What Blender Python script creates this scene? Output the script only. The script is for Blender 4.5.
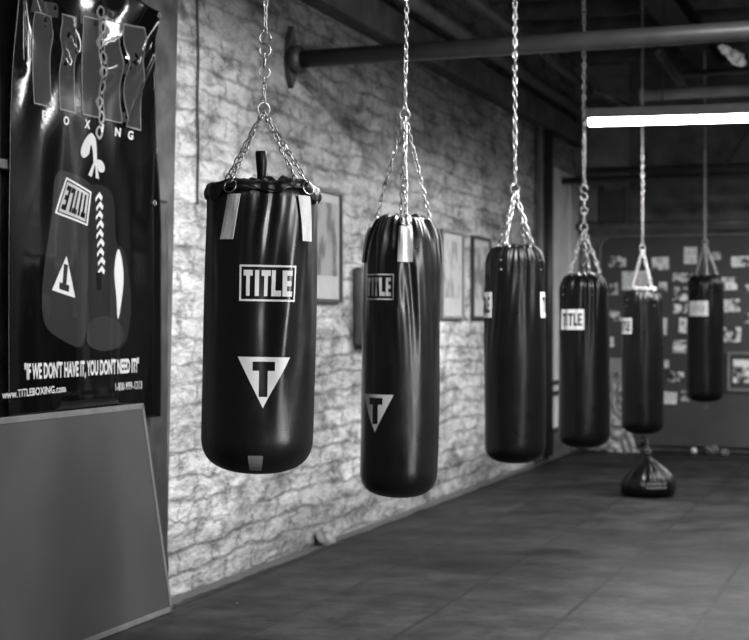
import bpy, bmesh, math, random
from mathutils import Vector, Matrix, noise

for o in list(bpy.data.objects):
    bpy.data.objects.remove(o, do_unlink=True)
SC = bpy.context.scene
COL = SC.collection
PI = math.pi

# ------------------------------------------------------------------ camera
CX, CH, F = 3.48, 1.37, 1500.0          # camera x, height, focal length in pixels
YAW = math.radians(19.53)
cam = bpy.data.cameras.new('camera')
cam.sensor_width = 36.0
cam.lens = F / 749 * 36.0
cam.shift_y = 5.0 / 749
cam.clip_end = 60
cam.dof.use_dof = True
cam.dof.focus_distance = 4.75
cam.dof.aperture_fstop = 4.2
camo = bpy.data.objects.new('camera', cam)
COL.objects.link(camo)
camo.location = (CX, 0, CH)
camo.rotation_euler = (PI / 2, 0, YAW)
SC.camera = camo

# ------------------------------------------------------------------ world, exposure
w = bpy.data.worlds.new('world')
SC.world = w
w.use_nodes = True
w.node_tree.nodes['Background'].inputs[0].default_value = (0.5, 0.5, 0.5, 1)
w.node_tree.nodes['Background'].inputs[1].default_value = 0.01
SC.view_settings.view_transform = 'Standard'
SC.view_settings.look = 'None'
SC.view_settings.gamma = 1
SC.view_settings.use_curve_mapping = False
SC.view_settings.exposure = 0.0


def area(name, loc, rot, sx, sy, power, spread=180):
    l = bpy.data.lights.new(name, 'AREA')
    l.shape = 'RECTANGLE'
    l.size, l.size_y, l.energy = sx, sy, power
    l.spread = math.radians(spread)
    o = bpy.data.objects.new(name, l)
    o.location, o.rotation_euler = loc, rot
    COL.objects.link(o)
    return o


# tall area light placed for the bag highlights, inside an added window (its opening is built below)
ADDED_WIN = (2.3, 3.5, 0.75, 3.35)           # y0 y1 z0 z1
area('bag_highlight_light', (5.56, 2.9, 2.05), (0, PI / 2, 0), 2.5, 1.1, 220)
# hooded fluorescent fixtures, the last added unseen to brighten the far end: (x centre, y, z, tube power, name)
LAMPS = [(2.47, 11.2, 2.905, 200), (3.05, 6.6, 3.42, 400), (3.4, 1.4, 3.5, 14), (4.55, 14.4, 3.3, 210)]
TUBE_EMIT = 34.0

# ------------------------------------------------------------------ pixel to place helpers
SY, CY = math.sin(YAW), math.cos(YAW)


def on_left(px, py, x=0.0):
    """photo pixel -> (y, z) on the vertical plane x = const (parallel to the left wall)"""
    t = (px - 374.5) / F
    Z = (x - CX) / (t * CY - SY)
    return (Z * (t * SY + CY), CH + (325 - py) / F * Z)


def on_far(px, py, D):
    """photo pixel -> (x, z) on the vertical plane y = D"""
    t = (px - 374.5) / F
    Z = D / (t * SY + CY)
    return (CX + Z * (t * CY - SY), CH + (325 - py) / F * Z)


# ------------------------------------------------------------------ materials
class NT:
    def __init__(s, name):
        s.m = bpy.data.materials.new(name)
        s.m.use_nodes = True
        s.t = s.m.node_tree
        s.b = s.t.nodes['Principled BSDF']
        s._c = None

    def n(s, typ, **kw):
        x = s.t.nodes.new(typ)
        for k, v in kw.items():
            if k in x.inputs:
                x.inputs[k].default_value = v
            else:
                setattr(x, k, v)
        return x

    def l(s, a, b):
        s.t.links.new(a, b)

    def coord(s):
        if not s._c:
            s._c = s.n('ShaderNodeNewGeometry').outputs['Position']
        return s._c

    def objc(s):
        return s.n('ShaderNodeTexCoord').outputs['Object']

    def noise(s, scale, detail=4, rough=.55, vec=None, dist=0):
        x = s.n('ShaderNodeTexNoise')
        x.inputs['Scale'].default_value = scale
        x.inputs['Detail'].default_value = detail
        x.inputs['Roughness'].default_value = rough
        x.inputs['Distortion'].default_value = dist
        s.l(vec or s.coord(), x.inputs['Vector'])
        return x.outputs['Fac']

    def ramp(s, fac, pts):
        r = s.n('ShaderNodeValToRGB')
        e = r.color_ramp.elements
        while len(e) < len(pts):
            e.new(0.5)
        for i, (p, v) in enumerate(pts):
            e[i].position = p
            e[i].color = (v, v, v, 1)
        s.l(fac, r.inputs['Fac'])
        return r.outputs['Color']

    def math(s, op, a, b=None, c=None):
        x = s.n('ShaderNodeMath', operation=op)
        for i, v in enumerate((a, b, c)):
            if v is None:
                continue
            if isinstance(v, (int, float)):
                x.inputs[i].default_value = v
            else:
                s.l(v, x.inputs[i])
        return x.outputs[0]

    def mul(s, a, b):
        x = s.n('ShaderNodeMix', data_type='RGBA', blend_type='MULTIPLY')
        x.inputs['Factor'].default_value = 1
        s.l(a, x.inputs['A'])
        s.l(b, x.inputs['B'])
        return x.outputs['Result']

    def mix(s, f, a, b):
        x = s.n('ShaderNodeMix', data_type='RGBA')
        s.l(f, x.inputs['Factor'])
        for v, k in ((a, 'A'), (b, 'B')):
            if isinstance(v, (int, float)):
                x.inputs[k].default_value = (v, v, v, 1)
            else:
                s.l(v, x.inputs[k])
        return x.outputs['Result']

    def bump(s, h, strength=.5, dist=.01, prev=None):
        x = s.n('ShaderNodeBump')
        x.inputs['Strength'].default_value = strength
        x.inputs['Distance'].default_value = dist
        s.l(h, x.inputs['Height'])
        if prev:
            s.l(prev, x.inputs['Normal'])
        s.l(x.outputs['Normal'], s.b.inputs['Normal'])
        return x.outputs['Normal']

    def color(s, c):
        if isinstance(c, (int, float)):
            s.b.inputs['Base Color'].default_value = (c, c, c, 1)
        else:
            s.l(c, s.b.inputs['Base Color'])


def mat(name, v, rough=.5, metal=0, var=.15, vscale=12, bump=0, bscale=40, spec=.5, coat=0):
    t = NT(name)
    if var:
        f = t.noise(vscale, 5)
        t.color(t.ramp(f, [(.3, v * (1 - var)), (.7, v * (1 + var))]))
    else:
        t.color(v)
    t.b.inputs['Roughness'].default_value = rough
    t.b.inputs['Metallic'].default_value = metal
    t.b.inputs['Specular IOR Level'].default_value = spec
    if coat:
        t.b.inputs['Coat Weight'].default_value = coat
        t.b.inputs['Coat Roughness'].default_value = .12
    if bump:
        t.bump(t.noise(bscale, 6), bump, .01)
    return t.m


def emit(name, v, s):
    t = NT(name)
    t.color(v)
    t.b.inputs['Emission Color'].default_value = (1, 1, 1, 1)
    t.b.inputs['Emission Strength'].default_value = s
    return t.m


def brick_mat():
    t = NT('whitewashed_brick')
    c = t.coord()
    sep = t.n('ShaderNodeSeparateXYZ')
    t.l(c, sep.inputs[0])
    st = t.n('ShaderNodeMapping')
    st.inputs['Scale'].default_value = (1, .42, 1)
    t.l(c, st.inputs['Vector'])
    t._c = st.outputs[0]
    # wobble the courses so they read as rough old masonry
    n1 = t.noise(2.1, 3)
    n2 = t.noise(7.0, 6, .7)
    yy = t.math('ADD', sep.outputs['Y'], t.math('MULTIPLY', t.math('SUBTRACT', n2, .5), .35))
    zz = t.math('ADD', sep.outputs['Z'], t.math('ADD', t.math('MULTIPLY', t.math('SUBTRACT', n1, .5), .14),
                                             t.math('MULTIPLY', t.math('SUBTRACT', n2, .5), .13)))
    cb = t.n('ShaderNodeCombineXYZ')
    t.l(yy, cb.inputs['X'])
    t.l(zz, cb.inputs['Y'])
    b = t.n('ShaderNodeTexBrick')
    b.offset = .5
    b.inputs['Scale'].default_value = 1
    b.inputs['Brick Width'].default_value = .36
    b.inputs['Row Height'].default_value = .118
    b.inputs['Mortar Size'].default_value = .02
    b.inputs['Mortar Smooth'].default_value = 1.0
    b.inputs['Color1'].default_value = (1, 1, 1, 1)
    b.inputs['Color2'].default_value = (.86, .86, .86, 1)
    b.inputs['Mortar'].default_value = (.5, .5, .5, 1)
    t.l(cb.outputs[0], b.inputs['Vector'])
    # mortar joints are partly filled by whitewash
    fill = t.ramp(t.noise(3.3, 4), [(.36, 0), (.50, 1)])
    brickcol = t.mix(fill, .9, b.outputs['Color'])
    base = t.ramp(t.noise(1.6, 8, .62), [(.32, .36), (.5, .62), (.68, .8)])
    peel = t.ramp(t.noise(5.5, 9, .7, dist=.6), [(.38, .38), (.46, .74), (.55, 1)])
    fine = t.mul(t.ramp(t.noise(26, 6, .7), [(.3, .7), (.62, 1.0)]), t.ramp(t.noise(11, 7, .7, dist=1.2), [(.36, .5), (.48, .92), (.6, 1)]))
    col = t.mul(t.mul(t.mul(base, peel), brickcol), fine)
    # painted-in light falloff and old stains on the masonry high up under the ceiling
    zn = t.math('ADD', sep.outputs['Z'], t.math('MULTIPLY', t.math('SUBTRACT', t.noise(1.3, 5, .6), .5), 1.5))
    stain_falloff = t.ramp(t.math('DIVIDE', zn, 4.0), [(.64, 1), (.85, .42)])
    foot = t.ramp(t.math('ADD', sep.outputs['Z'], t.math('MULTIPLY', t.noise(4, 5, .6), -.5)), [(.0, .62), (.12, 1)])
    col = t.mul(t.mul(col, stain_falloff), foot)
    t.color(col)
    t.b.inputs['Roughness'].default_value = .75
    t.b.inputs['Specular IOR Level'].default_value = .3
    hb = t.math('MULTIPLY', b.outputs['Fac'], -1)
    hm = t.math('MULTIPLY', t.math('ADD', hb, 1), t.math('ADD', t.math('MULTIPLY', fill, .9), .1))
    k = t.bump(hm, .45, .018)
    k2 = t.bump(t.noise(6, 8, .66), 1.0, .05, k)
    t.bump(t.noise(40, 5, .6), .6, .006, k2)
    return t.m


def floor_mat():
    t = NT('rubber_tile_floor')
    sep = t.n('ShaderNodeSeparateXYZ')
    t.l(t.coord(), sep.inputs[0])
    T = .61
    wob = t.math('MULTIPLY', t.math('SUBTRACT', t.noise(3, 3), .5), .02)
    xs = t.math('DIVIDE', t.math('ADD', t.math('SUBTRACT', sep.outputs['X'], .14), wob), T)
    ys = t.math('DIVIDE', t.math('ADD', t.math('SUBTRACT', sep.outputs['Y'], .21), wob), T)

    def seam(v, wd):
        f = t.math('ABSOLUTE', t.math('SUBTRACT', t.math('FRACT', v), .5))   # .5 at a seam
        return t.math('GREATER_THAN', f, .5 - wd)
    sm = t.math('MAXIMUM', seam(xs, .02), t.math('MULTIPLY', seam(ys, .014), .7))
    sm = t.math('MULTIPLY', sm, t.ramp(t.noise(2.2, 4, .6), [(.35, .35), (.55, 1)]))
    fl = t.n('ShaderNodeCombineXYZ')
    t.l(t.math('FLOOR', xs), fl.inputs[0])
    t.l(t.math('FLOOR', ys), fl.inputs[1])
    wn = t.n('ShaderNodeTexWhiteNoise')
    t.l(fl.outputs[0], wn.inputs['Vector'])
    tile = t.ramp(wn.outputs['Value'], [(0, .0115), (1, .019)])
    dust = t.ramp(t.noise(2.6, 8, .65), [(.36, .45), (.64, 1.6)])
    dust = t.mul(dust, t.ramp(t.noise(9, 8, .75, dist=.8), [(.35, .6), (.65, 1.35)]))
    grit = t.ramp(t.noise(60, 4, .7), [(.35, .85), (.7, 1.12)])
    col = t.mul(t.mul(tile, dust), grit)
    # pale chalky specks
    v = t.n('ShaderNodeTexVoronoi')
    v.inputs['Scale'].default_value = 2.3
    t.l(t.coord(), v.inputs['Vector'])
    sp = t.math('LESS_THAN', v.outputs['Distance'], .02)
    col = t.mix(sp, col, .16)
    col = t.mix(sm, col, .008)
    # bare pale strip along the wall foot where the mats stop
    ed = t.math('LESS_THAN', t.math('ADD', sep.outputs['X'], t.math('MULTIPLY', t.noise(5, 4), .08)), .13)
    col = t.mix(ed, col, .07)
    t.color(col)
    t.b.inputs['Roughness'].default_value = .6
    t.b.inputs['Specular IOR Level'].default_value = .12
    k = t.bump(t.math('MULTIPLY', sm, -1), .5, .006)
    t.bump(t.noise(35, 6, .6), .35, .004, k)
    return t.m


def vinyl_mat(name, v=.012, rough=.34, bs=.25, spec=.5):
    t = NT(name)
    oc = t.objc()
    t.color(v)
    r = t.ramp(t.noise(9, 5, vec=oc), [(.3, rough * .8), (.7, rough * 1.25)])
    t.l(r, t.b.inputs['Roughness'])
    t.b.inputs['Specular IOR Level'].default_value = spec
    mp = t.n('ShaderNodeMapping')
    mp.inputs['Scale'].default_value = (1, 1, .35)
    t.l(oc, mp.inputs['Vector'])
    k = t.bump(t.noise(16, 4, .5, vec=mp.outputs[0]), bs, .006)
    t.bump(t.noise(160, 3, .5, vec=oc), .06, .002, k)
    return t.m


M = {}
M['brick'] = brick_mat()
M['floor'] = floor_mat()
M['vinyl'] = vinyl_mat('black_vinyl', .005, .33)
M['vinyl_matte'] = vinyl_mat('worn_black_vinyl', .003, .32, .15, .2)
M['print'] = mat('white_print', .62, .5, var=.06)
M['patch'] = mat('white_patch', .55, .6, var=.08)
M['web'] = mat('pale_webbing', .5, .8, var=.1, vscale=60, bump=.3, bscale=200)
M['grey_tab'] = mat('grey_tab', .16, .6)
M['steel'] = mat('chain_steel', .34, .32, 1, var=.25, vscale=50)
M['dark_iron'] = mat('dark_iron', .035, .5, .2, var=.4, vscale=8, bump=.2)
M['pipe'] = mat('painted_pipe', .028, .45, 0, var=.3, vscale=6, bump=.15)
M['dim_pipe'] = mat('grey_pipe', .14, .5, 0, var=.4, vscale=6)
M['ceil'] = mat('sooty_ceiling', .055, .9, var=.5, vscale=2.5)
M['joist'] = mat('dark_timber', .07, .8, var=.5, vscale=5)
M['dark_wall'] = mat('dark_painted_plaster', .06, .7, var=.6, vscale=6, bump=.5, bscale=12)
M['plaster'] = mat('grey_plaster', .15, .8, var=.35, vscale=4, bump=.4, bscale=10)
M['board'] = mat('grey_board', .026, .65, var=.18, vscale=3, bump=.05, bscale=60)
M['board_edge'] = mat('board_edge_trim', .09, .6, var=.2)
M['panel'] = mat('pinboard_grey', .042, .7, var=.18, vscale=3)
M['door_paint'] = mat('pale_door_paint', .6, .6, var=.2, vscale=3)
M['frame_dark'] = mat('dark_frame', .03, .5, var=.3)
M['frame_mid'] = mat('grey_frame', .16, .5, var=.2)
M['vinyl_banner'] = None
M['glove'] = None
M['rope'] = mat('rag_cloth', .22, .9, var=.2)
M['housing'] = mat('lamp_housing', .3, .5)
M['tube'] = emit('lit_tube', .9, TUBE_EMIT)
M['plastic'] = mat('crumpled_plastic', .26, .3, var=.5, vscale=14)
M['cable'] = mat('cable_dark', .03, .7, var=0)
M['glow_pane'] = emit('added_window_glow', .5, 2.0)  # glowing pane of the added window


def glossy(name, v, rough=.06):
    t = NT(name)
    t.color(v)
    t.b.inputs['Roughness'].default_value = rough
    t.b.inputs['Specular IOR Level'].default_value = .3
    t.bump(t.noise(30, 3), .04, .004)
    return t.m


M['vinyl_banner'] = glossy('banner_black', .002)
M['glove'] = glossy('banner_print_dark', .02)
M['glove2'] = glossy('banner_print_darker', .012)
M['bigletter'] = glossy('banner_letter_grey', .03)
M['bprint'] = glossy('banner_print_white', .42, .25)
M['bgrey'] = glossy('banner_print_grey', .12, .25)


# ------------------------------------------------------------------ mesh helpers
def obj(name, bm, m, parent=None, smooth=False, mw=None):
    me = bpy.data.meshes.new(name)
    bm.to_mesh(me)
    bm.free()
    if smooth:
        for p in me.polygons:
            p.use_smooth = True
    me.materials.append(m)
    o = bpy.data.objects.new(name, me)
    COL.objects.link(o)
    if parent:
        o.parent = parent
    return o


def tag(o, label, cat, group=None, kind=None):
    o['label'] = label
    o['category'] = cat
    if group:
        o['group'] = group
    if kind:
        o['kind'] = kind
    return o


def thing(name, label, cat, loc=(0, 0, 0), rz=0, group=None):
    o = bpy.data.objects.new(name, None)
    o.empty_display_size = .1
    COL.objects.link(o)
    o.location = loc
    o.rotation_euler = (0, 0, rz)
    return tag(o, label, cat, group)


def struct(name, bm, m):
    o = obj(name, bm, m)
    o['kind'] = 'structure'
    return o


def box(bm, x0, x1, y0, y1, z0, z1, bev=0):
    r = bmesh.ops.create_cube(bm, size=1)
    vs = r['verts']
    for v in vs:
        v.co = Vector(((x0 + x1) / 2 + v.co.x * (x1 - x0), (y0 + y1) / 2 + v.co.y * (y1 - y0),
                       (z0 + z1) / 2 + v.co.z * (z1 - z0)))
    if bev:
        es = list({e for v in vs for e in v.link_edges})
        bmesh.ops.bevel(bm, geom=es, offset=bev, segments=2, affect='EDGES', profile=.5)
    return bm


def tube(bm, pts, r, seg=10, closed=False, caps=True):
    """sweep a circle along points; r number or list"""
    pts = [Vector(p) for p in pts]
    n = len(pts)
    rings = []
    prev = None
    for i, p in enumerate(pts):
        if closed:
            d = pts[(i + 1) % n] - pts[i - 1]
        else:
            d = pts[min(i + 1, n - 1)] - pts[max(i - 1, 0)]
        d.normalize()
        if prev is None:
            a = d.orthogonal().normalized()
        else:
            a = (prev - d * prev.dot(d)).normalized()
        prev = a
        b = d.cross(a)
        rr = r[i] if isinstance(r, (list, tuple)) else r
        rings.append([bm.verts.new(p + (a * math.cos(2 * PI * k / seg) + b * math.sin(2 * PI * k / seg)) * rr)
                      for k in range(seg)])
    m = n if closed else n - 1
    for i in range(m):
        A, B = rings[i], rings[(i + 1) % n]
        for k in range(seg):
            bm.faces.new((A[k], A[(k + 1) % seg], B[(k + 1) % seg], B[k]))
    if caps and not closed:
        bm.faces.new(rings[0][::-1])
        bm.faces.new(rings[-1])
    return bm


def chain(bm, p0, p1, pitch, width, wire, seg=6, n=14, twist=0.0, slack=0):
    p0, p1 = Vector(p0), Vector(p1)
    L = (p1 - p0).length
    d = (p1 - p0).normalized()
    cnt = max(1, round(L / pitch))
    pitch = L / cnt
    a0 = d.orthogonal().normalized()
    b0 = d.cross(a0)
    hl = pitch / 2 + wire            # centre line half length
    hw = width / 2 - wire
    rc = hw
    for i in range(cnt):
        c = p0 + d * (pitch * (i + .5))
        ang = (i % 2) * PI / 2 + twist * i + .25 * math.sin(i * 2.3)
        a = a0 * math.cos(ang) + b0 * math.sin(ang)
        pts = []
        for k in range(n):
            t = 2 * PI * k / n
            u = math.cos(t) * rc
            v = math.sin(t) * rc + (hl - rc) * (1 if math.sin(t) > 0 else -1)
            pts.append(c + a * u + d * v)
        tube(bm, pts, wire, seg, closed=True)
    return bm


def ring(bm, c, nrm, R, wire, n=18, seg=8, squash=1):
    nrm = Vector(nrm).normalized()
    a = Vector((0, 0, 1)) if abs(nrm.z) < .9 else Vector((1, 0, 0))
    a = (a - nrm * a.dot(nrm)).normalized()
    b = nrm.cross(a)
    tube(bm, [Vector(c) + a * R * math.cos(2 * PI * k / n) + b * R * squash * math.sin(2 * PI * k / n) for k in range(n)],
         wire, seg, closed=True)
    return bm


# ---- flat lettering, built in a 2D plane then mapped on a surface
LET = {
    'T': [(0, .78, 1, 1), (.3, 0, .7, .78)],
    'I': [(.15, 0, .6, 1)],
    'L': [(0, 0, .42, 1), (.42, 0, .95, .22)],
    'E': [(0, 0, .42, 1), (.42, 0, .95, .2), (.42, .4, .85, .6), (.42, .8, .95, 1)],
}


def rect2(bm, x0, y0, x1, y1):
    bm.faces.new([bm.verts.new((x, y, 0)) for x, y in ((x0, y0), (x1, y0), (x1, y1), (x0, y1))])


def poly2(bm, pts):
    f = bm.faces.new([bm.verts.new((x, y, 0)) for x, y in pts])
    return f


def title2(w, h, gap=.12):
    bm = bmesh.new()
    wd = {'T': 1, 'I': .75, 'L': .95, 'E': .95}
    word = 'TITLE'
    tot = sum(wd[c] for c in word) + gap * 4
    x = -tot / 2
    for c in word:
        for (a, b, e, f) in LET[c]:
            rect2(bm, (x + a) / tot * w, (b - .5) * h, (x + e) / tot * w, (f - .5) * h)
        x += wd[c] + gap
    return bm


def outline2(w, h, t):
    bm = bmesh.new()
    rect2(bm, -w / 2, -h / 2, w / 2, -h / 2 + t)
    rect2(bm, -w / 2, h / 2 - t, w / 2, h / 2)
    rect2(bm, -w / 2, -h / 2 + t, -w / 2 + t, h / 2 - t)
    rect2(bm, w / 2 - t, -h / 2 + t, w / 2, h / 2 - t)
    return bm


def emblem2(w, h):
    """inverted triangle with a T left open in it; origin at the middle of the top edge"""
    bm = bmesh.new()
    hw = w / 2
    t0, t1, t2 = .09 * h, .27 * h, .78 * h       # T bar top, bar bottom, stem foot (depths)
    bw, sw = .21 * w, .085 * w

    def ex(d):
        return hw * (1 - d / h)
    poly2(bm, [(-hw, 0), (hw, 0), (ex(t0), -t0), (-ex(t0), -t0)])
    for s in (-1, 1):
        poly2(bm, [(s * bw, -t0), (s * ex(t0), -t0), (s * ex(t1), -t1), (s * bw, -t1)])
        poly2(bm, [(s * sw, -t1), (s * ex(t1), -t1), (s * max(sw, ex(t2)), -t2), (s * sw, -t2)])
    poly2(bm, [(-ex(t2), -t2), (ex(t2), -t2), (0, -h)])
    return bm


def text2(s, w, h, bold=0.0):
    cu = bpy.data.curves.new('lettering', 'FONT')
    cu.body = s
    cu.offset = bold
    cu.resolution_u = 3
    o = bpy.data.objects.new('lettering', cu)
    COL.objects.link(o)
    dg = bpy.context.evaluated_depsgraph_get()
    me = bpy.data.meshes.new_from_object(o.evaluated_get(dg))
    bm = bmesh.new()
    bm.from_mesh(me)
    bpy.data.objects.remove(o)
    bpy.data.curves.remove(cu)
    bpy.data.meshes.remove(me)
    xs = [v.co.x for v in bm.verts]
    ys = [v.co.y for v in bm.verts]
    x0, x1, y0, y1 = min(xs), max(xs), min(ys), max(ys)
    for v in bm.verts:
        v.co = Vector(((v.co.x - x0) / (x1 - x0) * w, (v.co.y - y0) / (y1 - y0) * h, 0))
    return bm


def xf2(bm, dx=0, dy=0, rot=0, sx=1, sy=1):
    c, s = math.cos(rot), math.sin(rot)
    for v in bm.verts:
        x, y = v.co.x * sx, v.co.y * sy
        v.co = Vector((x * c - y * s + dx, x * s + y * c + dy, 0))
    return bm


def dice(bm, step):
    xs = [v.co.x for v in bm.verts]
    ys = [v.co.y for v in bm.verts]
    for ax, lo, hi in ((0, min(xs), max(xs)), (1, min(ys), max(ys))):
        k = math.ceil(lo / step)
        while k * step < hi:
            co = Vector((0, 0, 0))
            co[ax] = k * step
            no = Vector((0, 0, 0))
            no[ax] = 1
            bmesh.ops.bisect_plane(bm, geom=bm.verts[:] + bm.edges[:] + bm.faces[:], plane_co=co, plane_no=no, dist=1e-6)
            k += 1
    return bm


# ================================================================== THE SETTING
YF = 16.5      # far wall
XR = 5.6       # right wall
ZC = 4.45      # ceiling
bm = bmesh.new(); box(bm, -.3, XR + .2, -2.2, YF + .3, -.15, 0); struct('floor', bm, M['floor'])
bm = bmesh.new(); box(bm, -.3, XR + .2, -2.2, YF + .3, ZC, ZC + .15); struct('ceiling', bm, M['ceil'])
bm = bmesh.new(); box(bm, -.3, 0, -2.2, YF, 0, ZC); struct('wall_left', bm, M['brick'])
bm = bmesh.new(); box(bm, -.3, XR + .2, YF, YF + .2, 0, ZC); struct('wall_far', bm, M['plaster'])
bm = bmesh.new(); box(bm, -.3, XR + .2, -2.3, -2.1, 0, ZC); struct('wall_near', bm, M['dark_wall'])
y0, y1, z0, z1 = ADDED_WIN
bm = bmesh.new()
box(bm, XR, XR + .2, -2.2, y0, 0, ZC); box(bm, XR, XR + .2, y1, YF, 0, ZC)
box(bm, XR, XR + .2, y0, y1, 0, z0); box(bm, XR, XR + .2, y0, y1, z1, ZC)
struct('wall_right', bm, M['dark_wall'])
bm = bmesh.new()
for a, b in ((y0, y0 + .06), (y1 - .06, y1)):
    box(bm, XR + .05, XR + .12, a, b, z0, z1)
for a, b in ((z0, z0 + .06), (z1 - .06, z1), (2.0, 2.05)):
    box(bm, XR + .05, XR + .12, y0, y1, a, b)
wf = struct('added_window_1', bm, M['frame_mid'])  # unseen window frame added around the tall highlight light
bm = bmesh.new(); box(bm, XR + .075, XR + .085, y0 + .05, y1 - .05, z0 + .05, z1 - .05)
obj('added_window_pane', bm, M['glow_pane'], wf)
# darker smooth section of the left wall carrying the banner
yp = on_left(170, 300, .03)[0]
bm = bmesh.new(); box(bm, 0, .03, -2.1, yp, 0, ZC)
ypb, ypt = on_left(166.5, 560, .03)[0], on_left(178, 0, .03)[0]
for v in bm.verts:
    if v.co.y > 0:
        v.co.y = ypb + (ypt - ypb) * v.co.z / 3.0
struct('trim_1', bm, M['dark_wall'])
# heavy ledge high on the left wall
bm = bmesh.new(); box(bm, 0, .14, yp, YF, 3.34, 3.56, .01); struct('trim_2', bm, M['joist'])
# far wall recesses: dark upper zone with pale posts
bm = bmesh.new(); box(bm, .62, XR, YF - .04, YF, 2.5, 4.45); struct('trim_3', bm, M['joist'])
# ceiling joists run across the room
for i in range(15):
    y = 4.4 + i * .84
    bm = bmesh.new(); box(bm, 0, XR, y, y + .09, ZC - .24, ZC, .008)
    struct('trim_%d' % (i + 4), bm, M['joist'])


# ------------------------------------------------------------------ pipes and beams overhead
def bar(name, pts, r, m, label, cat='pipe', group=None, seg=14):
    bm = bmesh.new()
    tube(bm, pts, r, seg)
    o = obj(name, bm, m, smooth=True)
    return tag(o, label, cat, group)


# the long carrier girder above the row of bags
t = thing('steel_girder', 'dark steel girder running above the row of hanging bags', 'beam', (1.53, 4.0, ZC - .24))
bm = bmesh.new()
box(bm, -.11, .15, -1.5, 12.4, -.02, 0); box(bm, -.11, .15, -1.5, 12.4, -.178, -.16); box(bm, -.008, .008, -1.5, 12.4, -.16, -.02)
obj('flange_beam', bm, M['dark_iron'], t)
GZ = ZC - .24 - .18

# big cross pipe anchored in the wall, with wall bracket
yb, zb = on_left(288, 60)
t = thing('cross_pipe', 'thick dark pipe crossing the room from a wall bracket', 'pipe', (0, yb, zb))
bm = bmesh.new(); tube(bm, [(0.02, 0, 0), (XR, 0, 0)], .053, 20)
obj('pipe', bm, M['pipe'], t, True)
bm = bmesh.new()
prof = [(0, .2), (.05, .12), (.065, 0), (.05, -.1), (0, -.17), (-.05, -.1), (-.065, 0), (-.05, .12)]
f0 = [bm.verts.new((0.0, a, b)) for a, b in prof]
f1 = [bm.verts.new((0.035, a, b)) for a, b in prof]
bm.faces.new(f1); bm.faces.new(f0[::-1])
for k in range(8):
    bm.faces.new((f0[k], f0[(k + 1) % 8], f1[(k + 1) % 8], f1[k]))
bmesh.ops.recalc_face_normals(bm, faces=bm.faces)
obj('wall_plate', bm, M['dark_iron'], t)
bm = bmesh.new(); tube(bm, [(.03, 0, 0), (.09, 0, 0)], .085, 20)
obj('collar', bm, M['dark_iron'], t, True)

bar('wall_pipe', [(.24, 5.0, 3.62), (.24, YF, 3.62)], .05, M['dim_pipe'], 'grey pipe running along the top of the brick wall')
bar('wall_pipe', [(.45, 5.0, 3.78), (.45, YF, 3.78)], .03, M['dim_pipe'], 'thin upper conduit running parallel to the wall pipe')
bar('vertical_pipe', [(.06, on_left(534, 200)[0], .05), (.06, on_left(534, 200)[0], 3.34)], .035, M['dim_pipe'],
    'vertical dark pipe on the brick wall behind the third bag')
bar('vertical_pipe', [(.07, on_left(542, 200)[0], .05), (.07, on_left(542, 200)[0], 3.34)], .045, M['pipe'],
    'vertical thicker pipe beside the pale door')
# horizontal pipes near the far wall
xa, za = on_far(586, 171, 15.6)
bar('far_pipe', [(xa, 15.6, za), (XR, 15.6, za)], .03, M['pipe'], 'upper of two thin pipes crossing the back of the room')
xa, za = on_far(562, 181, 15.6)
bar('far_pipe', [(xa, 15.6, za), (XR, 15.6, za)], .035, M['pipe'], 'lower of two thin pipes crossing the back of the room')
xa, za = on_far(560, 227, 16.3)
bar('far_pipe', [(max(xa, .02), 16.3, za), (XR, 16.3, za)], .035, M['dim_pipe'], 'horizontal pipe just above the grey photo board')
p0 = on_far(722, 171, 15.6); p1 = on_far(751, 140, 15.6)
bar('angled_pipe', [(p0[0], 15.52, p0[1]), (p1[0] + .2, 15.52, p1[1] + .35)], .025, M['pipe'],
    'short pipe rising at an angle from the upper back pipe')
# pipes crossing under the ceiling
for (px, py, D, r, m, lab) in ((600, 112, 12.6, .03, 'dim_pipe', 'thin pipe crossing under the ceiling just behind the lit tube'),
                               (683, 74, 12.25, .028, 'pipe', 'pipe crossing overhead above the lit tube'),
                               (640, 95, 12.05, .05, 'dim_pipe', 'broad dim duct pipe above the lit tube')):
    xa, za = on_far(px, py, D)
    bar('overhead_pipe', [(xa, D, za), (XR, D, za)], r, M[m], lab)
# diagonal conduits parallel to the wall, seen foreshortened
for (pa, pb, D0, D1, r, lab) in (((547, 55), (590, 92), 11.0, 14.5, .03, 'left slanting conduit under the dark ceiling'),
                                 ((658, 50), (690, 96), 11.5, 13.0, .035, 'right slanting conduit under the dark ceiling'),
                                 ((596, 92), (637, 110), 11.6, 14.8, .025, 'low slanting conduit ending behind the lit tube')):
    a = on_far(pa[0], pa[1], D0); b = on_far(pb[0], pb[1], D1)
    bar('slanting_conduit', [(a[0], D0, a[1]), (b[0], D1, b[1])], r, M['pipe'], lab)

# pale crumpled duct piece under the ceiling, upper right
a = on_far(720, 46, 10.4); b = on_far(745, 64, 10.4)
bm = bmesh.new()
n = 9
pts = [(a[0] + (b[0] - a[0]) * k / n, 10.4 + .03 * math.sin(k * 2), a[1] + (b[1] - a[1]) * k / n + .008 * math.sin(k * 3)) for k in range(n + 1)]
tube(bm, pts, [.02, .028, .034, .03, .036, .04, .048, .05, .03, .02], 9)
tag(obj('foil_sleeve', bm, mat('pale_foil', .75, .45, .1, var=.3, vscale=30, bump=.4), smooth=True),
    'pale crumpled foil sleeve slung under the ceiling at upper right', 'sleeve')
bm = bmesh.new(); tube(bm, [(b[0], 10.4, b[1]), (b[0] + .02, 10.4, b[1] + .4), (b[0] + .02, 10.4, ZC)], .006, 6)
tag(obj('sleeve_cord', bm, M['cable']), 'thin dark cord holding the foil sleeve', 'cord')


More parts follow.
